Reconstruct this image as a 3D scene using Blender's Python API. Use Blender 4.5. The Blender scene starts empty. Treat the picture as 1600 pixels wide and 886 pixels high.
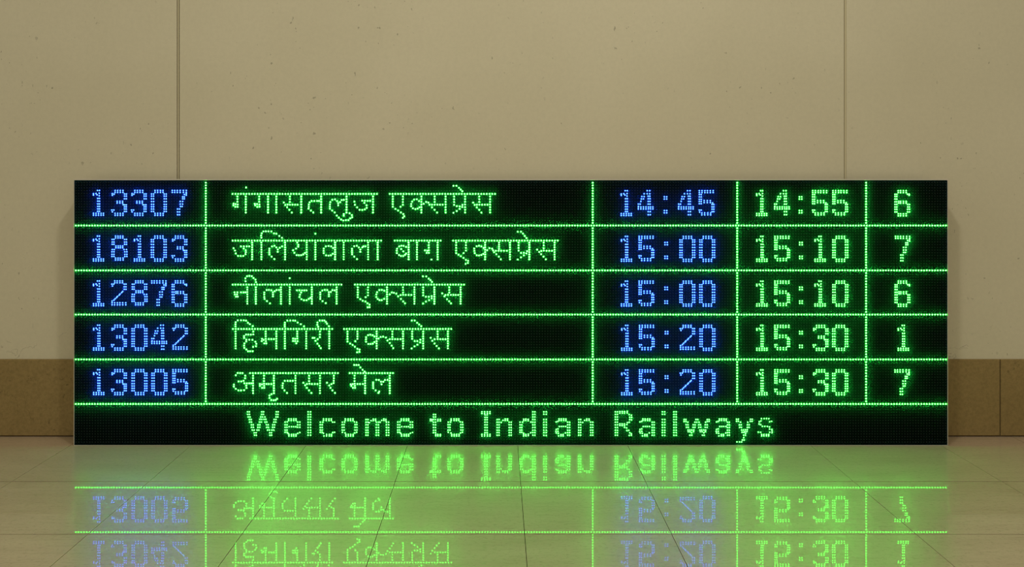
import bpy, math, random
import numpy as np

# ---------------------------------------------------------------- camera, world, lamps, exposure
SC = bpy.context.scene
COL = SC.collection
U = 1.0 / 426.25            # metres per photo pixel in the plane of the display face
PX0, PY0 = 777.0, 284.0     # where the view axis meets the picture
FOC = 1333.0                # focal length in pixels of the 1600 px wide frame
GROUND = 696.5              # picture row of the floor under the display face
CAM_Z = (GROUND - PY0) * U
CAM_Y = -FOC * U

cam = bpy.data.cameras.new('camera')
cam.sensor_width = 36.0
cam.lens = 36.0 * FOC / 1600.0
cam.shift_x = (800.0 - PX0) / 1600.0
cam.shift_y = -(443.0 - PY0) / 1600.0
cam_o = bpy.data.objects.new('camera', cam)
COL.objects.link(cam_o)
cam_o.location = (0, CAM_Y, CAM_Z)
cam_o.rotation_euler = (math.radians(90), 0, 0)
SC.camera = cam_o

world = bpy.data.worlds.new('world')
SC.world = world
world.use_nodes = True
bg = world.node_tree.nodes['Background']
bg.inputs['Color'].default_value = (1.0, 0.95, 0.79, 1)
bg.inputs['Strength'].default_value = 0.54

lamp = bpy.data.lights.new('ceiling_downlight', 'AREA')
lamp.shape = 'DISK'
lamp.size = 0.26
lamp.energy = 33.0
lamp.color = (1.0, 0.95, 0.88)
lamp_o = bpy.data.objects.new('ceiling_downlight', lamp)
COL.objects.link(lamp_o)
lamp_o.location = (0.115, -1.67, 3.54)

SC.view_settings.view_transform = 'Standard'
SC.view_settings.look = 'None'
SC.view_settings.gamma = 1.0
SC.view_settings.use_curve_mapping = False
SC.view_settings.exposure = 0.0
SC.cycles.use_denoising = True
SC.cycles.use_adaptive_sampling = False
SC.cycles.light_sampling_threshold = 0.0
SC.cycles.max_bounces = 8
SC.cycles.transparent_max_bounces = 8
SC.cycles.sample_clamp_indirect = 10.0
SC.cycles.caustics_reflective = False
SC.cycles.filter_width = 1.1

# ---------------------------------------------------------------- materials
def new_mat(name):
    m = bpy.data.materials.new(name)
    m.use_nodes = True
    nt = m.node_tree
    nt.nodes.clear()
    out = nt.nodes.new('ShaderNodeOutputMaterial')
    return m, nt, out

def principled(name, col, rough=0.6, spec=0.3, metal=0.0):
    m, nt, out = new_mat(name)
    b = nt.nodes.new('ShaderNodeBsdfPrincipled')
    b.inputs['Base Color'].default_value = (*col, 1)
    b.inputs['Roughness'].default_value = rough
    b.inputs['Specular IOR Level'].default_value = spec
    b.inputs['Metallic'].default_value = metal
    nt.links.new(b.outputs[0], out.inputs[0])
    return m, nt, b

def N(nt, t, **kw):
    n = nt.nodes.new(t)
    for k, v in kw.items():
        if k in n.inputs:
            n.inputs[k].default_value = v
        else:
            setattr(n, k, v)
    return n

def ramp(nt, src, p0, p1, c0=(0, 0, 0, 1), c1=(1, 1, 1, 1)):
    r = nt.nodes.new('ShaderNodeValToRGB')
    r.color_ramp.elements[0].position = p0
    r.color_ramp.elements[1].position = p1
    r.color_ramp.elements[0].color = c0
    r.color_ramp.elements[1].color = c1
    nt.links.new(src, r.inputs[0])
    return r.outputs[0]

def mixc(nt, fac, a, b):
    n = nt.nodes.new('ShaderNodeMix')
    n.data_type = 'RGBA'
    for sock, v in ((n.inputs[0], fac), (n.inputs[6], a), (n.inputs[7], b)):
        if hasattr(v, 'is_output'):
            nt.links.new(v, sock)
        else:
            sock.default_value = v if not isinstance(v, tuple) or len(v) == 4 else (*v, 1)
    return n.outputs[2]

def mul(nt, a, b):
    n = nt.nodes.new('ShaderNodeMath')
    n.operation = 'MULTIPLY'
    for s, v in ((n.inputs[0], a), (n.inputs[1], b)):
        if hasattr(v, 'is_output'):
            nt.links.new(v, s)
        else:
            s.default_value = v
    return n.outputs[0]

def coords(nt, scale=(1, 1, 1)):
    tc = nt.nodes.new('ShaderNodeTexCoord')
    mp = nt.nodes.new('ShaderNodeMapping')
    mp.inputs['Scale'].default_value = scale
    nt.links.new(tc.outputs['Object'], mp.inputs[0])
    return mp.outputs[0]

def noise(nt, vec, scale, detail=4, rough=0.55):
    n = nt.nodes.new('ShaderNodeTexNoise')
    n.inputs['Scale'].default_value = scale
    n.inputs['Detail'].default_value = detail
    n.inputs['Roughness'].default_value = rough
    nt.links.new(vec, n.inputs['Vector'])
    return n.outputs['Fac']

def stone(name, base, dark, light, pits, cracks, rough=0.7, spec=0.25, low_cracks=False, grain=0.12, grain_scale=60):
    m, nt, b = principled(name, base, rough, spec)
    v = coords(nt)
    big = noise(nt, v, 1.6, 5)
    c = mixc(nt, ramp(nt, big, 0.30, 0.70), dark, light)
    fine = noise(nt, v, grain_scale, 5, 0.7)
    c = mixc(nt, ramp(nt, fine, 0.38, 0.66, (0, 0, 0, 1), (grain, grain, grain, 1)), c, tuple(x * 0.6 for x in base))
    # small pits and flecks
    pv = coords(nt, (1, 1, 0.7))
    pn = noise(nt, pv, 75, 2, 0.4)
    pm = ramp(nt, pn, pits, pits + 0.03)
    gate = ramp(nt, noise(nt, v, 5.5, 2), 0.50, 0.60)
    c = mixc(nt, mul(nt, mul(nt, pm, gate), 0.55), c, tuple(x * 0.35 for x in base))
    # hairline scratches and cracks
    wv = nt.nodes.new('ShaderNodeVectorMath')
    wv.operation = 'MULTIPLY_ADD'
    nn = nt.nodes.new('ShaderNodeTexNoise')
    nn.inputs['Scale'].default_value = 9.0
    nn.inputs['Detail'].default_value = 5
    nt.links.new(v, nn.inputs['Vector'])
    nt.links.new(nn.outputs['Color'], wv.inputs[0])
    wv.inputs[1].default_value = (0.25, 0.25, 0.25)
    nt.links.new(v, wv.inputs[2])
    vo = nt.nodes.new('ShaderNodeTexVoronoi')
    vo.feature = 'DISTANCE_TO_EDGE'
    vo.inputs['Scale'].default_value = 7.5
    nt.links.new(wv.outputs[0], vo.inputs['Vector'])
    cr = ramp(nt, vo.outputs['Distance'], 0.004, 0.014, (1, 1, 1, 1), (0, 0, 0, 1))
    cg = ramp(nt, noise(nt, v, 6.0, 3), cracks, cracks + 0.06)
    cm = mul(nt, cr, cg)
    if low_cracks:      # the hairline cracks lie in a worn band just above the skirting
        sx = nt.nodes.new('ShaderNodeSeparateXYZ')
        nt.links.new(v, sx.inputs[0])
        cm = mul(nt, cm, ramp(nt, sx.outputs['Z'], 0.36, 0.45, (1, 1, 1, 1), (0, 0, 0, 1)))
    c = mixc(nt, mul(nt, cm, 0.45), c, tuple(x * 0.4 for x in base))
    nt.links.new(c, b.inputs['Base Color'])
    bp = nt.nodes.new('ShaderNodeBump')
    bp.inputs['Strength'].default_value = 0.12
    bp.inputs['Distance'].default_value = 0.002
    nt.links.new(fine, bp.inputs['Height'])
    nt.links.new(bp.outputs[0], b.inputs['Normal'])
    return m

M_WALL = stone('plaster_wall', (0.59, 0.535, 0.365), (0.57, 0.515, 0.348), (0.615, 0.558, 0.385), 0.70, 0.52, low_cracks=True)
M_SKIRT = stone('brown_stone', (0.265, 0.183, 0.062), (0.245, 0.168, 0.054), (0.30, 0.21, 0.078), 0.66, 0.57, grain=0.5, grain_scale=85)
M_FILL = principled('joint_filler', (0.54, 0.48, 0.30), 0.8, 0.2)[0]
M_GAP = principled('joint_gap', (0.38, 0.335, 0.215), 0.9, 0.1)[0]  # backing of the wall joints, darker beige than the panels
M_GROUT = principled('dark_grout', (0.075, 0.055, 0.028), 0.9, 0.1)[0]

def floor_mat():
    m, nt, b = principled('polished_floor_tile', (0.3, 0.24, 0.15), 0.30, 0.5)
    b.inputs['IOR'].default_value = 2.0
    v = coords(nt, (1.0, 5.0, 1.0))
    v1 = coords(nt)
    c = mixc(nt, ramp(nt, noise(nt, v, 3.0, 6, 0.6), 0.30, 0.70), (0.42, 0.312, 0.195), (0.49, 0.37, 0.238))
    st = noise(nt, coords(nt, (1.0, 9.0, 1.0)), 9, 6, 0.7)
    c = mixc(nt, ramp(nt, st, 0.52, 0.72, (0, 0, 0, 1), (0.5, 0.5, 0.5, 1)), c, (0.26, 0.19, 0.10))
    fl = noise(nt, coords(nt, (1.0, 1.6, 1.0)), 75, 4, 0.7)
    c = mixc(nt, ramp(nt, fl, 0.52, 0.70, (0, 0, 0, 1), (0.7, 0.7, 0.7, 1)), c, (0.25, 0.185, 0.095))
    nt.links.new(c, b.inputs['Base Color'])
    b.inputs['Coat Weight'].default_value = 0.55
    b.inputs['Coat Roughness'].default_value = 0.012
    b.inputs['Coat IOR'].default_value = 1.5
    return m
M_FLOOR = floor_mat()

M_METAL = principled('brushed_pale_metal', (0.56, 0.50, 0.38), 0.45, 0.5)[0]
M_BLACK = principled('matt_black_mask', (0.0025, 0.006, 0.0035), 0.9, 0.02)[0]
M_BORDER = principled('black_border', (0.002, 0.003, 0.002), 0.9, 0.02)[0]
M_UNLIT = principled('unlit_led_epoxy', (0.026, 0.032, 0.022), 0.6, 0.2)[0]

def led(name, col, strength):
    m, nt, out = new_mat(name)
    e = nt.nodes.new('ShaderNodeEmission')
    e.inputs['Color'].default_value = (*col, 1)
    e.inputs['Strength'].default_value = strength
    nt.links.new(e.outputs[0], out.inputs[0])
    return m
M_GREEN = led('green_led', (0.042, 1.0, 0.044), 28.0)
M_BLUE = led('blue_led', (0.040, 0.118, 1.0), 12.8)

def halo_mat():  # for the added sheet: mostly transparent, a tinted part scatters LED glow
    m, nt, out = new_mat('halo_scatter_sheet')
    t = nt.nodes.new('ShaderNodeBsdfTransparent')
    d = nt.nodes.new('ShaderNodeBsdfTranslucent')
    d.inputs['Color'].default_value = (0.015, 0.11, 0.20, 1)
    mx = nt.nodes.new('ShaderNodeMixShader')
    mx.inputs[0].default_value = 0.17
    nt.links.new(t.outputs[0], mx.inputs[1])
    nt.links.new(d.outputs[0], mx.inputs[2])
    nt.links.new(mx.outputs[0], out.inputs[0])
    return m
M_HALO = halo_mat()

# ---------------------------------------------------------------- mesh helpers
class MB:
    def __init__(s):
        s.v, s.f = [], []
    def box(s, x0, x1, y0, y1, z0, z1, bev=0.0):
        b = len(s.v)
        if bev <= 0:
            s.v += [(x0, y0, z0), (x1, y0, z0), (x1, y1, z0), (x0, y1, z0), (x0, y0, z1), (x1, y0, z1), (x1, y1, z1), (x0, y1, z1)]
            s.f += [tuple(b + i for i in q) for q in ((3, 2, 1, 0), (4, 5, 6, 7), (0, 1, 5, 4), (1, 2, 6, 5), (2, 3, 7, 6), (3, 0, 4, 7))]
        else:       # front (low y) edges chamfered
            s.v += [(x0 + bev, y0, z0 + bev), (x1 - bev, y0, z0 + bev), (x1 - bev, y0, z1 - bev), (x0 + bev, y0, z1 - bev)]
            s.v += [(x0, y0 + bev, z0), (x1, y0 + bev, z0), (x1, y0 + bev, z1), (x0, y0 + bev, z1)]
            s.v += [(x0, y1, z0), (x1, y1, z0), (x1, y1, z1), (x0, y1, z1)]
            q = [(0, 1, 2, 3), (11, 10, 9, 8)]
            for i in range(4):
                j = (i + 1) % 4
                q += [(4 + i, 4 + j, j, i), (8 + i, 8 + j, 4 + j, 4 + i)]
            s.f += [tuple(b + i for i in t) for t in q]
    def build(s, name, mat, parent=None, loc=(0, 0, 0)):
        me = bpy.data.meshes.new(name)
        me.from_pydata(s.v, [], s.f)
        me.update()
        me.materials.append(mat)
        o = bpy.data.objects.new(name, me)
        o.location = loc
        COL.objects.link(o)
        if parent:
            o.parent = parent
        return o

def structure(o, label=None):
    o['kind'] = 'structure'
    if label:
        o['label'] = label
    return o

DW = 1.03515                      # wall distance relative to the display face
WALL_Y = FOC * U * (DW - 1)       # wall face
def wx(px): return (px - PX0) * DW * U
def wz(py): return CAM_Z - (py - PY0) * DW * U

# ---------------------------------------------------------------- the setting
SK_T = 0.008                      # the skirting stands proud of the wall
SK_TOP = wz(561.6)
WY = WALL_Y + SK_T
XL, XR, ZT = -4.6, 4.6, 3.4
b = MB()
edges = [XL, wx(274.8), wx(279.2), wx(1320.2), wx(1324.0), XR]
b.box(edges[0], edges[1], WY, WY + 0.03, 0, ZT, 0.0008)
b.box(edges[2], edges[3], WY, WY + 0.03, 0, ZT, 0.0008)
b.box(edges[4], edges[5], WY, WY + 0.03, 0, ZT, 0.0008)
wall = structure(b.build('wall_back', M_WALL), 'beige plastered wall in wide panels behind the departure board')
wall['category'] = 'wall'
b = MB()
b.box(XL, XR, WY + 0.0305, WY + 0.06, 0, ZT)
b.build('joint_backing', M_GAP, wall)
b = MB()
b.box(wx(276.1), wx(278.0), WY + 0.0008, WY + 0.0304, 0, ZT)
b.build('joint_filler', M_FILL, wall)
b = MB()
b.box(wx(1321.3), wx(1323.9), WY + 0.0022, WY + 0.0304, 0, ZT)
b.build('joint_filler', M_FILL, wall)

b = MB()
jx = [XL, wx(-37), wx(763), wx(1563.2), wx(2363), XR]
for i in range(len(jx) - 1):
    g = 0.0014
    b.box(jx[i] + g, jx[i + 1] - g, WALL_Y, WY - 0.0005, 0.0035, SK_TOP, 0.0022)
sk = structure(b.build('baseboard_back', M_SKIRT), 'brown stone skirting along the foot of the beige wall')
sk['category'] = 'skirting'
b = MB()
b.box(XL, XR, WALL_Y + 0.0045, WY - 0.0004, 0.0005, SK_TOP - 0.003)
b.build('joint_backing', M_GROUT, sk)

# floor: slabs with open joints over dark grout
def fy(py): return CAM_Y + FOC * (GROUND - PY0) * U / (py - PY0)
tile_x = [(-1207, 0), (-1020, 0), (-835, 0), (-668, 0), (-479, 0), (-299, 0), (-140.5, 0), (32, 0), (204, 0), (490, 0), (694, 0), (833, 0), (1010, 0), (1190, 0)]
xs = [XL] + [t[0] * U for t in tile_x] + [XR]
y1, y2 = fy(752.5), fy(835.0)
step = y1 - y2
ys = [WALL_Y + 0.03, y1, y2] + [y2 - step * k for k in range(1, 9)]
b = MB()
gx, gy = 0.00085, 0.0017
for i in range(len(xs) - 1):
    for j in range(len(ys) - 1):
        b.box(xs[i] + gx, xs[i + 1] - gx, ys[j + 1] + gy, ys[j] - gy, -0.02, 0.0)
fl = structure(b.build('floor', M_FLOOR), 'polished beige stone tile floor mirroring the lit board')
fl['category'] = 'floor'
b = MB()
b.box(XL, XR, ys[-1], ys[0], -0.03, -0.0035)
b.build('grout', M_GROUT, fl)

# ---------------------------------------------------------------- dot lists of the display (picture pixels)
def lerp(a, c, n):
    return [a + (c - a) * i / (n - 1) for i in range(n)] if n > 1 else [a]

class G:
    """dots gathered in the frame of an enlarged detail: origin (ox, oy), s detail pixels per picture pixel"""
    def __init__(s, ox, oy, sc, r):
        s.o, s.sc, s.r, s.d = (ox, oy), sc, r, []
    def at(s, ox, oy):
        s.o = (ox, oy)
        return s
    def D(s, *pts):
        for x, y in pts:
            s.d.append((s.o[0] + x / s.sc, s.o[1] + y / s.sc, s.r))
        return s
    def V(s, x, y0, y1, n, w=1.0):
        for y in lerp(y0, y1, n):
            s.d.append((s.o[0] + x / s.sc, s.o[1] + y / s.sc, s.r * w))
        return s
    def H(s, px0, px1, y):
        n = max(2, round((px1 - px0) / 4.3) + 1)
        for x in lerp(px0, px1, n):
            s.d.append((x, s.o[1] + y / s.sc, s.r))
        return s
    def take(s, mind=2.3):
        out = []
        for p in s.d:
            if all((p[0] - q[0]) ** 2 + (p[1] - q[1]) ** 2 > mind * mind for q in out):
                out.append(p)
        s.d = []
        return out

def dig(sc, left, top, groups):
    out = []
    for xs_, ys_ in groups:
        for x in xs_:
            for y in ys_:
                out.append(((x - left) / sc, (y - top) / sc))
    return out
k = 12.66
P7 = [520, 570, 615, 660]
DIGIT = {
 '0': dig(k, 340, 245, [([408, 460, 515, 566], [245, 283]), ([340, 380], [315, 357, 410, 465, 520, 567, 613, 660]), ([590, 630], [315, 357, 410, 465, 520, 567, 613, 660]), ([408, 460, 515, 568], [698, 736])]),
 '1': dig(k, 540, 260, [([618, 658], [260]), ([540], [325, 352]), ([590], [320]), ([612], [345]), ([655], [315, 365]), ([625, 660], [418, 472, 527, 576, 625, 672]), ([540, 590, 640, 690, 737], [712, 749])]),
 '2': dig(k, 445, 240, [([503, 550, 605, 655], [240, 276]), ([445, 482], [303]), ([458], [340]), ([690, 725], [303, 355, 405]), ([660], [448]), ([608], [497]), ([556], [545]), ([640], [470]), ([590], [520]), ([540], [568]), ([510], [592]), ([450], [638]), ([487], [620]), ([450, 500, 555, 605, 660, 720], [672, 712])]),
 '3': dig(k, 795, 245, [([855, 905, 957, 1010], [245, 283]), ([800], [308, 340]), ([836], [318]), ([1040, 1078], [315, 357, 410]), ([895, 950, 1003], [460, 494]), ([1015], [527]), ([1040, 1075], [530, 570, 613, 660]), ([790, 830], [632]), ([800], [668]), ([855, 905, 957, 1010], [698, 736])]),
 '4': dig(k, 885, 260, [([1060, 1110], [260]), ([1000, 1060, 1110], [320]), ([955, 1000], [375]), ([1078, 1112], [368]), ([945, 985], [422]), ([1080, 1115], [418, 472, 525]), ([935], [470]), ([885, 922], [525]), ([888], [572]), ([885, 935, 985, 1035, 1085, 1125, 1172], [582, 620]), ([1080, 1120], [675, 735])]),
 '5': [(a * k / k, c) for a, c in dig(8.889, 1248, 155, [([1248, 1285, 1325, 1360, 1400, 1440], [155, 181]), ([1248, 1274], [208, 241, 275, 305, 335]), ([1315, 1358, 1400], [293, 320]), ([1432], [325]), ([1424, 1448], [346, 380, 412, 446]), ([1248, 1273], [424]), ([1252], [452]), ([1283, 1322, 1365, 1405], [464, 490])])],
 '6': dig(k, 105, 250, [([168, 215, 270, 325], [250, 287]), ([105, 140], [322, 363, 415, 470, 520, 572, 618, 670]), ([352], [318]), ([385], [318, 340]), ([180, 215, 270, 325], [462, 496]), ([355, 390], [522, 572, 618, 670]), ([170, 215, 270, 325], [708, 746])]),
 '7': dig(k, 750, 245, [([750, 798, 850, 906, 970, 1027], [245, 284]), ([990], [325]), ([1027], [308, 338]), ([955, 988], [372, 410]), ([908, 955], [463, 515]), ([912, 946], [562]), ([855, 895], [613, 670, 725])]),
 '8': dig(k, 840, 240, [([912, 960, 1005, 1055], [240, 275]), ([845, 880], [305, 357, 402]), ([1090, 1128], [305, 357, 402]), ([918, 965, 1005, 1052], [436, 470]), ([845, 885], [505]), ([1080, 1128], [505]), ([840, 880], [550, 600, 642]), ([1095, 1135], [550, 600, 642]), ([912, 960, 1005, 1060], [675, 712])]),
 ':': [(0, 9.5), (3.7, 9.5), (0, 13.0), (3.7, 13.0), (0, 31.0), (3.7, 31.0), (0, 34.5), (3.7, 34.5)],
}
R_DIG = 1.15
def digit_dots(ch, left, top):
    return [(left + x, top + y, R_DIG) for x, y in DIGIT[ch]]

TOP = [297.6, 369.0, 439.0, 508.1, 577.7]
NUMBERS = [('13307', [146.1, 175.2, 206, 236.9, 269.2]), ('18103', [146.1, 175, 210.1, 236.7, 269.5]), ('12876', [146.2, 174.8, 206.4, 237.3, 269.2]),
           ('13042', [146.5, 175, 206.5, 237.4, 270.4]), ('13005', [146.5, 175, 206.5, 237.7, 270.4])]
ARRIVE = [('14:45', [970.7, 997.4, 1038.0, 1060.3, 1092.7]), ('15:00', [971, 998.7, 1039, 1062.4, 1093.5]), ('15:00', [971, 998.7, 1039, 1062.4, 1093.5]),
          ('15:20', [971.5, 999.3, 1039.6, 1062.9, 1093.8]), ('15:20', [971.5, 999.3, 1039.6, 1062.9, 1093.8])]
DEPART = [('14:55', [1182.3, 1210.3, 1249, 1269.8, 1301.4]), ('15:10', [1182.6, 1210.8, 1249.5, 1273.5, 1301.4]), ('15:10', [1182.6, 1210.8, 1249.5, 1273.5, 1301.4]),
          ('15:30', [1182.6, 1210.8, 1249.5, 1271.1, 1301.2]), ('15:30', [1182.6, 1210.8, 1249.5, 1271.1, 1301.2])]
PLATFORM = [('6', [1398.4]), ('7', [1399.2]), ('6', [1398.7]), ('1', [1403.5]), ('7', [1398.4])]

def names():
    rows = []
    g = G(355, 280, 10.0, 1.34)
    va = lambda x, w=1.0: g.V(x, 270, 520, 7, w)
    # row 1
    g.H(363.5, 589, 230).D((295, 130)).V(160, 270, 352, 3).D((100, 382), (98, 408), (128, 432), (162, 432), (164, 395), (131, 390))
    va(291, 1.08); g.V(500, 270, 352, 3).D((432, 385), (437, 408), (470, 433), (505, 430), (505, 395), (467, 388)); va(638, 1.12); va(768, 1.05)
    g.V(980, 270, 355, 3).D((885, 365), (908, 403), (937, 438), (972, 478), (1010, 522), (945, 397), (980, 398), (1020, 398), (1060, 398), (1100, 398)); va(1157, 1.1)
    g.D((1320, 340), (1362, 340), (1405, 340), (1435, 340), (1288, 362), (1275, 398), (1275, 432), (1272, 460), (1308, 490), (1345, 520)); va(1468, 1.1)
    g.at(490, 280).D((293, 322), (335, 315), (368, 342), (384, 375), (385, 408), (415, 358), (440, 325), (472, 322), (262, 357), (255, 395), (255, 430), (255, 460), (290, 490), (330, 520), (363, 568), (395, 602), (430, 630), (465, 645), (505, 640), (545, 640), (572, 612), (602, 595), (598, 562), (562, 533), (472, 570), (472, 545)); va(515, 1.1)
    g.D((638, 350), (645, 400), (680, 440), (718, 478), (760, 480), (800, 472), (830, 448), (828, 408), (795, 370), (760, 336), (802, 336), (845, 338), (885, 338)); va(928, 1.05)
    w1 = g.take()
    g.H(609, 773.5, 230).V(1237, 270, 430, 5).D((1278, 465), (1320, 490), (1365, 520), (1402, 545), (1416, 578), (1395, 603)).V(1395, 270, 400, 4).D((1358, 431))
    g.at(630, 280).D((170, 318), (213, 314), (248, 342), (140, 350), (125, 388), (125, 422), (152, 455), (190, 468), (226, 460), (255, 440)); va(285, 1.05)
    g.D((320, 385), (358, 355), (393, 365), (412, 398), (450, 440), (490, 478), (530, 522), (450, 398), (492, 398), (535, 398), (575, 398), (617, 398)).V(492, 270, 355, 3); va(663, 1.02)
    g.D((785, 103), (832, 103), (872, 135), (898, 162), (924, 188)).V(795, 270, 400, 4).D((838, 422), (882, 425), (785, 525), (837, 498), (882, 465), (922, 435), (925, 402)); va(967)
    g.D((1093, 365), (1118, 402), (1150, 440), (1188, 478), (1222, 522), (1152, 398), (1190, 398), (1232, 398), (1275, 398), (1317, 398)).V(1188, 270, 355, 3); va(1357)
    rows.append([w1, g.take()])
    # row 2
    va = lambda x, w=1.0: g.V(x, 290, 551, 8, w)
    g.at(355, 350).H(363.5, 595.5, 260).D((100, 378), (122, 415), (135, 460), (170, 498), (212, 500), (252, 498), (287, 470), (293, 440), (290, 410), (258, 382), (215, 350), (262, 350), (305, 350), (345, 350)); va(390, 1.05)
    va(535); g.D((535, 215), (530, 180), (540, 145), (568, 116), (605, 115), (645, 115), (690, 116), (732, 147), (768, 152), (815, 187), (856, 215))
    g.D((700, 352), (738, 340), (768, 366), (790, 400), (790, 435), (822, 372), (858, 350), (660, 385), (658, 415), (658, 445), (660, 475), (695, 510), (738, 548)); va(905, 1.1)
    g.D((1095, 290), (1112, 325), (1110, 355), (1075, 384), (1030, 410), (1050, 450), (1085, 487), (1120, 488), (1155, 487), (1188, 475), (1215, 453)); va(1243, .92)
    va(1378); g.D((1378, 152)).at(480, 350).D((292, 350), (335, 345), (375, 350), (405, 375), (258, 385), (257, 420), (258, 455), (295, 490), (335, 495), (370, 490), (400, 465)); va(436, 1.12); va(570, .9)
    g.D((735, 347), (775, 340), (808, 366), (830, 400), (830, 435), (862, 365), (910, 350), (880, 350), (700, 385), (700, 415), (700, 445), (702, 475), (735, 510), (778, 548)); va(952, .92); va(1102, 1.1)
    w1 = g.take()
    g.at(600, 350).H(616.8, 688.5, 260).D((238, 350), (272, 340), (306, 342), (345, 358), (205, 385), (200, 418), (202, 455), (235, 485), (264, 500), (300, 500), (328, 482), (345, 462), (268, 392), (302, 427)); va(385, 1.1); va(515)
    g.V(700, 290, 410, 4).D((700, 450), (668, 450), (640, 412), (676, 418), (742, 555)); va(838, 1.05)
    w2 = g.take()
    g.H(708, 871.5, 260).V(1127, 290, 455, 5).D((1165, 480), (1200, 503), (1243, 530), (1280, 562), (1315, 575), (1310, 608), (1275, 622)).V(1280, 290, 415, 4).D((1243, 455))
    g.at(740, 350).D((48, 348), (85, 340), (122, 350), (155, 375), (10, 385), (12, 420), (17, 455), (50, 488), (85, 492), (120, 485), (150, 468)); va(180, 1.05)
    g.D((212, 410), (248, 378), (290, 385), (320, 440), (355, 472), (395, 510), (425, 552), (305, 412), (348, 418), (390, 418), (430, 418), (475, 418), (520, 418)).V(397, 290, 390, 4); va(568, 1.02)
    g.D((690, 120), (740, 120), (772, 150), (800, 187), (826, 220)).V(703, 290, 415, 4).D((742, 452), (785, 450), (835, 425), (690, 555), (740, 522), (785, 490), (825, 460)); va(870, 1.1)
    g.D((993, 400), (1025, 437), (1055, 472), (1093, 510), (1128, 552), (1058, 422), (1097, 415), (1140, 418), (1182, 418), (1225, 418)).V(1095, 290, 380, 3); va(1265)
    rows.append([w1, w2, g.take()])
    # row 3
    va = lambda x, w=1.0: g.V(x, 290, 545, 8, w)
    g.at(355, 420).H(363.5, 533.5, 247).D((115, 368), (160, 368), (215, 368), (255, 368), (285, 368), (120, 400), (155, 400), (138, 435), (165, 435)); va(315, .95); va(448, 1.05)
    g.D((450, 207), (442, 170), (412, 145), (385, 116), (348, 112), (312, 116), (285, 150), (288, 195), (580, 370), (578, 402), (580, 440), (585, 470), (622, 505), (668, 540), (618, 332), (652, 330), (690, 336), (714, 368), (715, 400), (715, 430), (742, 350), (772, 332), (810, 332)); va(840)
    va(977, .95); g.D((977, 147), (1090, 337), (1130, 337), (1170, 337), (1205, 337), (1240, 337), (1155, 370), (1138, 405), (1130, 440), (1160, 475), (1200, 492), (1240, 492), (1275, 470), (1300, 455)); va(1323)
    g.at(460, 420).D((405, 370), (405, 402), (405, 440), (405, 470), (440, 505), (490, 537), (436, 340), (475, 330), (512, 332), (538, 365), (540, 398), (540, 428), (568, 362), (595, 334), (630, 337)); va(660)
    w1 = g.take()
    g.H(554.5, 725, 247).V(990, 290, 445, 5).D((1030, 475), (1068, 500), (1110, 512), (1143, 540), (1175, 560), (1175, 600), (1145, 602)).V(1150, 290, 415, 4, .92).D((1113, 443))
    g.D((1292, 365), (1280, 400), (1280, 440), (1303, 472), (1330, 490), (1365, 490), (1403, 470), (1328, 332), (1367, 330), (1403, 342)); va(1447, 1.02); g.D((1490, 400), (1522, 370), (1555, 375))
    g.at(590, 420).D((292, 388), (322, 430), (365, 472), (400, 510), (428, 540), (360, 412), (400, 406), (440, 408), (485, 408), (527, 408)).V(397, 290, 372, 3, .92); va(575)
    g.D((708, 118), (760, 120), (798, 155), (826, 177), (850, 205)).V(712, 290, 415, 4).D((755, 437), (800, 437), (845, 428), (710, 543), (755, 512), (805, 490), (845, 460)); va(887, 1.08)
    g.D((1010, 385), (1045, 430), (1085, 475), (1118, 508), (1147, 540), (1060, 410), (1100, 406), (1145, 408), (1185, 408), (1220, 408), (1258, 408)).V(1120, 290, 372, 3); va(1297, 1.02)
    rows.append([w1, g.take()])
    # row 4
    va = lambda x, w=1.0: g.V(x, 280, 543, 8, w)
    g.at(355, 490).H(364, 519, 240); va(132, .95)
    g.D((130, 200), (130, 168), (132, 135), (165, 105), (215, 105), (260, 105), (295, 110), (325, 143), (355, 165), (400, 195), (408, 280), (408, 325), (370, 328), (330, 328), (295, 328), (265, 352), (265, 380), (300, 408), (345, 408), (395, 410), (440, 440), (455, 472), (450, 510), (405, 520), (298, 435), (270, 465), (265, 500), (267, 535), (300, 560), (325, 588), (358, 588), (398, 588))
    g.V(602, 280, 355, 3).D((602, 395), (545, 395), (540, 430), (580, 465), (610, 465), (605, 430), (570, 412), (650, 398), (690, 398), (730, 398)); va(768); va(902)
    g.D((900, 205), (900, 175), (902, 142), (940, 108), (985, 108), (1030, 108), (1062, 110), (1102, 140), (1150, 165), (1200, 198)).V(1095, 280, 390, 4).D((1030, 390), (1030, 428), (1062, 395), (1080, 465), (1098, 432), (1060, 430)); va(1235, .92)
    g.D((1450, 280), (1450, 325), (1448, 367), (1415, 400), (1335, 380), (1362, 380), (1380, 425), (1410, 470), (1438, 505), (1462, 540)).at(430, 490); va(845)
    g.D((840, 197), (808, 158), (792, 130), (768, 108), (735, 108), (695, 108), (660, 140), (658, 175), (672, 205))
    w1 = g.take()
    g.H(537.5, 705, 240).V(1130, 280, 435, 5).D((1172, 468), (1210, 490), (1245, 518), (1285, 550), (1318, 563), (1315, 597), (1280, 605)).V(1285, 280, 395, 4).D((1252, 432))
    g.at(560, 490).D((152, 337), (187, 330), (222, 337), (250, 358), (120, 370), (118, 402), (120, 440), (155, 475), (190, 475), (225, 470), (250, 445)); va(285, 1.05)
    g.D((315, 390), (348, 364), (387, 360), (430, 375), (455, 420), (490, 460), (520, 500), (545, 540), (490, 400), (530, 400), (573, 400), (615, 400), (658, 400)).V(530, 280, 362, 3, .92); va(697)
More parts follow.
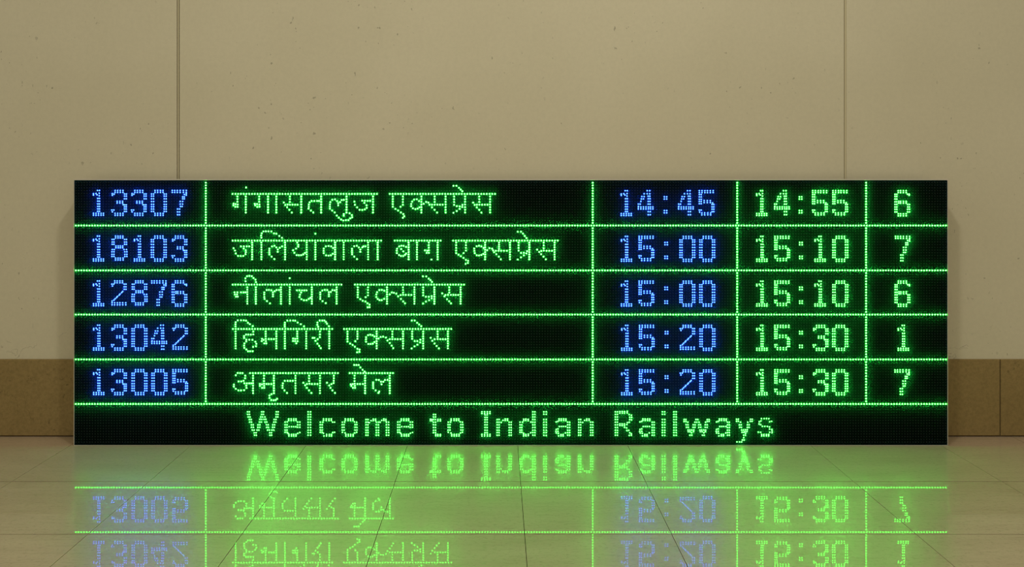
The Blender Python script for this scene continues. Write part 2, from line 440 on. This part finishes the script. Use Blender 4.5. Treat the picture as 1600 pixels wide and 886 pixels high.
    g.D((835, 108), (880, 108), (918, 143), (950, 170), (982, 197)).V(840, 280, 395, 4).D((880, 430), (920, 430), (968, 408), (832, 545), (877, 512), (922, 485), (965, 450)); va(1012)
    g.D((1130, 378), (1155, 425), (1190, 467), (1222, 505), (1258, 543), (1192, 400), (1238, 398), (1280, 400), (1320, 400), (1360, 400)).V(1238, 280, 362, 3); va(1398)
    rows.append([w1, g.take()])
    # row 5
    va = lambda x, w=1.0: g.V(x, 270, 543, 8, w)
    g.at(355, 560).H(390.8, 528, 230).D((135, 262), (165, 228), (203, 230), (240, 230), (282, 270), (280, 310), (256, 350), (220, 360), (178, 360), (270, 388), (308, 390), (345, 390), (377, 390), (298, 425), (302, 460), (265, 497), (215, 500), (175, 500), (135, 475), (105, 440), (105, 410)); va(404)
    g.V(575, 270, 355, 3).D((575, 395), (512, 400), (512, 428), (545, 460), (578, 460), (577, 428), (543, 405), (615, 400), (650, 400), (690, 400)); va(730, 1.08)
    g.D((692, 558), (660, 580), (662, 618), (690, 650), (727, 655), (780, 632), (757, 650), (900, 350), (945, 350), (985, 350), (1025, 350), (870, 390), (865, 425), (865, 460), (895, 500), (935, 540)); va(1067, .92)
    g.D((1190, 380), (1218, 420), (1245, 460), (1278, 500), (1315, 540), (1247, 400), (1285, 395), (1325, 400), (1370, 400), (1410, 400)).V(1280, 270, 355, 3); va(1450, .92)
    g.at(470, 560).V(515, 270, 350, 3).D((512, 385), (480, 402), (410, 380), (445, 422), (465, 460), (495, 500), (535, 540))
    w1 = g.take()
    g.H(546.5, 614, 230).D((835, 103), (870, 103), (905, 103), (932, 142), (966, 178), (998, 207)).V(840, 270, 355, 3, .95).D((842, 395), (782, 405), (790, 430), (815, 460), (847, 460), (845, 428), (812, 402), (885, 400), (925, 400), (970, 400)); va(1005, 1.05)
    g.D((1130, 375), (1130, 402), (1130, 432), (1132, 465), (1170, 500), (1213, 540), (1226, 518), (1180, 335), (1220, 337), (1253, 365), (1262, 405), (1288, 365), (1315, 337), (1355, 335)); va(1390, 1.05)
    rows.append([w1, g.take()])
    return rows

def welcome():
    R = 1.08
    Y10 = [135, 175, 215, 255, 297, 338, 380, 422, 460, 500]
    Y7 = Y10[3:]
    out = []
    def pairs(px, ys_, dx=3.3):
        return [(px + o, 630 + y / 10, R) for y in ys_ for o in (0, dx)]
    def stroke(ox, table):
        return [(ox + (c + o) / 10, 630 + y / 10, R) for y, c in table for o in (-14, 14)]
    def pts(ox, ps, dy=0):
        return [(ox + x / 10, 630 + (y + o) / 10, R) for x, y in ps for o in ((-dy, dy) if dy else (0,))]
    def thin(d, m=2.0):
        o = []
        for p in d:
            if all((p[0] - q[0]) ** 2 + (p[1] - q[1]) ** 2 > m * m for q in o):
                o.append(p)
        return o
    def add(d):
        out[-1].append(thin(d))
    def bowl_e(px):         # e with its left edge at px
        o = px - 65.5
        return (pts(o, [(710, 258), (750, 258), (790, 258), (825, 258)], 12) + pts(o, [(655, 295), (688, 292), (850, 295), (885, 295), (700, 470), (852, 470), (885, 458)]) + pairs(px, [338, 378, 420, 455], 3.0)
                + pts(o, [(850, 338), (885, 338), (850, 376), (885, 376)]) + pts(o, [(718, 376), (755, 376), (790, 376), (822, 376)], 8) + pts(o, [(715, 500), (755, 500), (790, 500), (825, 500)], 12))
    def ring_o(px):
        o = px - 14.8
        return (pts(o, [(195, 258), (240, 258), (278, 258), (315, 258)], 12) + pts(o, [(150, 297), (185, 295), (338, 292), (372, 297), (150, 455), (193, 465), (342, 465), (372, 455)]) + pairs(px, [335, 378, 420], 2.8) + pairs(px + 20, [335, 378, 420], 2.8)
                + pts(o, [(205, 500), (242, 500), (280, 500), (318, 500)], 12))
    def let_a(px, rx):
        o = px - 69
        return (pts(o, [(690, 292), (715, 285)]) + pts(o, [(735, 258), (770, 258), (808, 258), (842, 260)], 12) + pairs(rx, Y7[1:], 3.0) + pts(o, [(740, 372), (772, 372), (803, 372), (838, 372)], 9)
                + pts(o, [(690, 410), (717, 402), (685, 440), (692, 465), (718, 440), (725, 472), (835, 465)]) + pts(o, [(728, 500), (765, 500), (798, 500)], 11))
    def let_n(px):
        return pairs(px, Y7, 3.0) + [(px + 6.3, 660.0, R)] + [(px + 9.2, 656.8, R)] + [(px + x, 655.8 + o, R) for x in (12.6, 16.2) for o in (-1.1, 1.1)] + pairs(px + 18.8, Y7[1:], 3.1)
    # Welcome
    out.append([])
    add(stroke(380, [(135, 84), (175, 84), (215, 93), (255, 112), (295, 116), (338, 143), (378, 145), (420, 157), (462, 188), (500, 192)])
        + stroke(380, [(135, 305), (175, 303), (215, 288), (252, 275), (295, 270), (338, 246), (378, 244), (420, 230), (462, 200)])
        + stroke(380, [(215, 325), (252, 340), (295, 355), (338, 376), (378, 380), (420, 396), (462, 428), (500, 430)])
        + stroke(380, [(135, 534), (175, 530), (215, 527), (255, 498), (295, 494), (338, 476), (378, 474), (420, 464), (462, 436)]))
    add(bowl_e(445.5))
    add(pairs(481.5, Y10, 3.7))
    add(pts(380, [(1255, 258), (1298, 258), (1340, 258), (1378, 258)], 12) + pts(380, [(1205, 297), (1245, 297), (1398, 297), (1428, 297), (1255, 470), (1400, 458), (1428, 455)]) + pairs(500.5, [338, 380, 420, 455], 3.0) + pts(380, [(1262, 500), (1302, 500), (1345, 500), (1380, 500)], 12))
    add(ring_o(534.8))
    add(pairs(572.0, Y7, 2.9) + pts(520, [(570, 302), (598, 272), (765, 268), (738, 296)]) + pts(520, [(632, 260), (668, 262), (798, 258), (830, 264)], 11) + pairs(588.0, Y7[1:], 3.4) + pairs(603.8, Y7[1:], 3.4))
    add(bowl_e(621.5))
    # to
    out.append([])
    add(pairs(677.2, [178, 215, 255, 297, 338, 380, 422, 460], 3.3) + pts(660, [(125, 262), (242, 265), (280, 265), (148, 265)], 11) + pts(660, [(210, 498), (242, 500), (280, 500)], 11))
    add(ring_o(700.2))
    # Indian
    out.append([])
    add(pts(660, [(930, 147), (972, 147), (1015, 147), (1055, 147)], 13) + pairs(757.8, [182, 222, 258, 297, 338, 380, 422, 460], 3.2) + pts(660, [(930, 500), (972, 500), (1015, 500), (1055, 500)], 13))
    add(let_n(776.8))
    add(pts(800, [(182, 262), (215, 258), (253, 262)], 11) + pts(800, [(295, 295), (125, 297), (165, 297), (180, 470), (292, 462)]) + pairs(812.5, [338, 380, 420, 455], 2.8) + pts(800, [(182, 502), (217, 500), (255, 496)], 11) + pairs(832.5, Y10, 3.3))
    add(pairs(849.8, [135, 172, 255, 297, 338, 380, 422, 460, 502], 3.7))
    add(let_a(869.0, 887.0))
    add(let_n(904.2))
    # Railways
    out.append([])
    add(pairs(961.5, Y10, 3.3) + pts(940, [(285, 143), (322, 143), (358, 143), (400, 140)], 12) + pts(940, [(410, 168), (432, 178), (466, 188), (440, 220), (470, 220), (440, 256), (467, 260), (432, 297), (403, 302), (395, 332)])
        + pts(940, [(285, 336), (320, 336), (356, 336)], 12) + pts(940, [(358, 376), (390, 386), (395, 428), (425, 426), (440, 462), (432, 502), (466, 502), (465, 478)]))
    add(let_a(1000.0, 1019.0))
    add(pairs(1035.0, [135, 172, 255, 297, 338, 380, 422, 460, 502], 3.7))
    add(pairs(1053.0, Y10, 3.5))
    add(stroke(940, [(255, 1303), (285, 1303), (297, 1333), (338, 1334), (378, 1340), (420, 1365), (445, 1368), (462, 1392), (500, 1394)]) + stroke(940, [(255, 1488), (297, 1472), (338, 1446), (378, 1444), (420, 1424), (445, 1424)])
        + stroke(940, [(297, 1508), (338, 1532), (378, 1534), (420, 1550), (445, 1555), (462, 1584), (500, 1588)]) + stroke(940, [(255, 1665), (285, 1665), (297, 1638), (338, 1634), (378, 1634), (420, 1612), (445, 1608), (462, 1600)]))
    add(let_a(1119.5, 1136.6))
    add(stroke(1080, [(250, 722), (282, 722), (297, 757), (338, 766), (378, 770), (420, 802), (455, 808)]) + stroke(1080, [(250, 940), (282, 936), (297, 896), (338, 892), (378, 890), (415, 862), (445, 856), (472, 836), (500, 834)])
        + pts(1080, [(820, 540), (798, 575), (825, 575), (715, 605), (755, 605), (788, 605)]))
    add(pts(1080, [(1098, 250), (1140, 250), (1177, 250), (1212, 252)], 10) + pts(1080, [(1062, 290), (1088, 278), (1060, 325), (1086, 335), (1225, 290), (1255, 282), (1225, 405), (1260, 410), (1228, 455), (1262, 462), (1262, 435), (1085, 455), (1048, 452), (1062, 456)])
        + pts(1080, [(1112, 370), (1150, 370), (1190, 372), (1222, 380)], 9) + pts(1080, [(1100, 500), (1135, 500), (1175, 500), (1210, 500)], 11))
    return out

# ---------------------------------------------------------------- the departure board
BX0, BX1, BY0, BY1 = 116.3, 1480.0, 281.8, 694.5      # lit face in the picture
CX = (798.0 - PX0) * U
board = bpy.data.objects.new('departure_board', None)
board.location = (CX, 0, 0)
COL.objects.link(board)
board['label'] = 'long black LED train departure board with green and blue lettering, standing on the floor'
board['category'] = 'departure board'

def bx(px): return (px - PX0) * U - CX
def bz(py): return (GROUND - py) * U

DOME_N = 8
def dome_mesh(name, dots, mat, center, n=DOME_N, hf=0.85, two=True, lift=0.0003):
    """small domed LED lenses standing on the face (y = 0), bulging towards -y"""
    d = np.array(dots, dtype=float)
    x = (d[:, 0] - PX0) * U - CX - center[0]
    z = (GROUND - d[:, 1]) * U - center[2]
    r = d[:, 2] * U
    ang = np.arange(n) * 2 * math.pi / n + math.pi / n
    rings = [(1.0, 0.0), (0.72, 0.70)] if two else [(1.0, 0.0)]
    per = n * len(rings) + 1
    V = np.zeros((len(d), per, 3))
    for k_, (rr, hh) in enumerate(rings):
        V[:, k_ * n:(k_ + 1) * n, 0] = x[:, None] + r[:, None] * rr * np.cos(ang)
        V[:, k_ * n:(k_ + 1) * n, 2] = z[:, None] + r[:, None] * rr * np.sin(ang)
        V[:, k_ * n:(k_ + 1) * n, 1] = -lift - (r * hf * hh)[:, None]
    V[:, -1, 0], V[:, -1, 2], V[:, -1, 1] = x, z, -lift - r * hf
    faces = []
    for i in range(n):
        j = (i + 1) % n
        if two:
            faces.append((i, j, n + j, n + i))
        L = n * (len(rings) - 1)
        faces.append((L + i, L + j, per - 1))
    F = []
    for q in range(len(d)):
        o = q * per
        F += [tuple(o + i for i in f) for f in faces]
    me = bpy.data.meshes.new(name)
    me.from_pydata(V.reshape(-1, 3).tolist(), [], F)
    me.polygons.foreach_set('use_smooth', [True] * len(me.polygons))
    me.update()
    me.materials.append(mat)
    return me

LIT = []
def lit(name, dots, mat, parent, parent_c=(0, 0, 0), label=None):
    LIT.extend(dots)
    xs_ = [p[0] for p in dots]; ys_ = [p[1] for p in dots]
    c = (bx((min(xs_) + max(xs_)) / 2), 0.0, bz((min(ys_) + max(ys_)) / 2))
    o = bpy.data.objects.new(name, dome_mesh(name, dots, mat, c))
    o.location = (c[0] - parent_c[0], 0, c[2] - parent_c[2])
    o.parent = parent
    COL.objects.link(o)
    if label:
        o['label'] = label
    return o

def text_part(name, label, pieces, mat, sub):
    xs_ = [p[0] for d in pieces for p in d]; ys_ = [p[1] for d in pieces for p in d]
    c = (bx((min(xs_) + max(xs_)) / 2), 0.0, bz((min(ys_) + max(ys_)) / 2))
    e = bpy.data.objects.new(name, None)
    e.location = c
    e.parent = board
    e['label'] = label
    COL.objects.link(e)
    for i, d in enumerate(pieces):
        lit(sub[i] if isinstance(sub, list) else sub, d, mat, e, c)
    return e

# cabinet: metal box with a thin pale rim standing just proud of the face
RIM, SIDE, FOOT = 2.0, 1.3, 1.3
b = MB()
fx0, fx1, fz0, fz1 = bx(BX0 - SIDE), bx(BX1 + SIDE), 0.0, bz(BY0 - RIM)
ix0, ix1, iz0, iz1 = bx(BX0), bx(BX1), FOOT * U, bz(BY0)
YF, YB = -0.0012, 0.078
b.box(fx0, ix0, YF, YB, fz0, fz1, 0.0008)
b.box(ix1, fx1, YF, YB, fz0, fz1, 0.0008)
b.box(ix0, ix1, YF, YB, iz1, fz1, 0.0008)
b.box(ix0, ix1, YF, YB, fz0, iz0, 0.0008)
b.box(ix0 - 0.001, ix1 + 0.001, 0.018, YB - 0.001, iz0 - 0.001, iz1 + 0.001)
b.build('cabinet', M_METAL, board)['label'] = 'pale metal cabinet with a thin rim'
b = MB()
b.box(ix0, ix1, 0.0, 0.016, iz0, iz1)
b.build('display_face', M_BLACK, board)

# text and rules
HL = [352.4, 422.5, 491.5, 561.6, 631.2]
VL = [321.6, 926.1, 1151.8, 1353.2]
for y in HL:
    n = 320
    lit('row_rule', [(x, y, 1.36) for x in lerp(118.6, 1477.9, n)], M_GREEN, board)
for x in VL:
    for y0, y1 in zip([284.0 - 2.6] + HL[:-1], HL):
        n = max(2, round((y1 - y0 - 4.2) / 4.22))
        lit('column_rule', [(x, y, 1.36) for y in lerp(y0 + 4.1, y1 - 4.1, n)], M_GREEN, board)

ROWS = ['first', 'second', 'third', 'fourth', 'fifth']
def chars(t, xs_, top):
    out = []
    for ch, x in zip(t, xs_):
        d = digit_dots(ch, x, top)
        out += [('colon_dot', d[:4]), ('colon_dot', d[4:])] if ch == ':' else [('digit', d)]
    return [d for _, d in out], [n for n, _ in out]
NAMES = names()
for i in range(5):
    t, xs_ = NUMBERS[i]
    text_part('train_number', f'blue LED train number {t} in the {ROWS[i]} row', [digit_dots(ch, x, TOP[i]) for ch, x in zip(t, xs_)], M_BLUE, 'digit')
    text_part('train_name', f'green LED train name in Hindi letters in the {ROWS[i]} row', NAMES[i], M_GREEN, 'word')
    t, xs_ = ARRIVE[i]
    text_part('arrival_time', f'blue LED time {t} in the {ROWS[i]} row', *[f(chars(t, xs_, TOP[i] + 0.4)) for f in (lambda c: c[0], lambda c: M_BLUE, lambda c: c[1])])
    t, xs_ = DEPART[i]
    text_part('departure_time', f'green LED time {t} in the {ROWS[i]} row', *[f(chars(t, xs_, TOP[i] + 0.4)) for f in (lambda c: c[0], lambda c: M_GREEN, lambda c: c[1])])
    t, xs_ = PLATFORM[i]
    lit('platform_number', digit_dots(t, xs_[0], TOP[i] + 0.4), M_GREEN, board, label=f'green LED platform number {t} in the {ROWS[i]} row')
text_part('welcome_message', 'green LED line Welcome to Indian Railways', [l for w in welcome() for l in w], M_GREEN, 'letter')

# the unlit LEDs of the whole matrix, left out where a lit one stands
cell = {}
for p in LIT:
    cell.setdefault((int(p[0] // 8), int(p[1] // 8)), []).append(p)
un = []
for y in lerp(285.2, 690.8, 97):
    for x in lerp(118.9, 1477.6, 320):
        ci, cj = int(x // 8), int(y // 8)
        if all((x - p[0]) ** 2 + (y - p[1]) ** 2 > (p[2] + 1.25) ** 2 for a in (-1, 0, 1) for c in (-1, 0, 1) for p in cell.get((ci + a, cj + c), ())):
            un.append((x, y, 0.95))
o = bpy.data.objects.new('unlit_leds', dome_mesh('unlit_leds', un, M_UNLIT, (0, 0, 0), n=6, hf=0.7, two=False, lift=0.0002))
o.parent = board
o['kind'] = 'stuff'
COL.objects.link(o)

# added see-through sheet just off the LEDs, scatters their light into halos
b = MB()
ins = 2.2 * U
b.box(ix0 + ins, ix1 - ins, -0.0135, -0.0068, iz0 + 0.002, iz1 - 0.0005)
b.build('added_halo_sheet', M_HALO, board)['label'] = 'added see-through sheet that spreads the LED glow into halos'
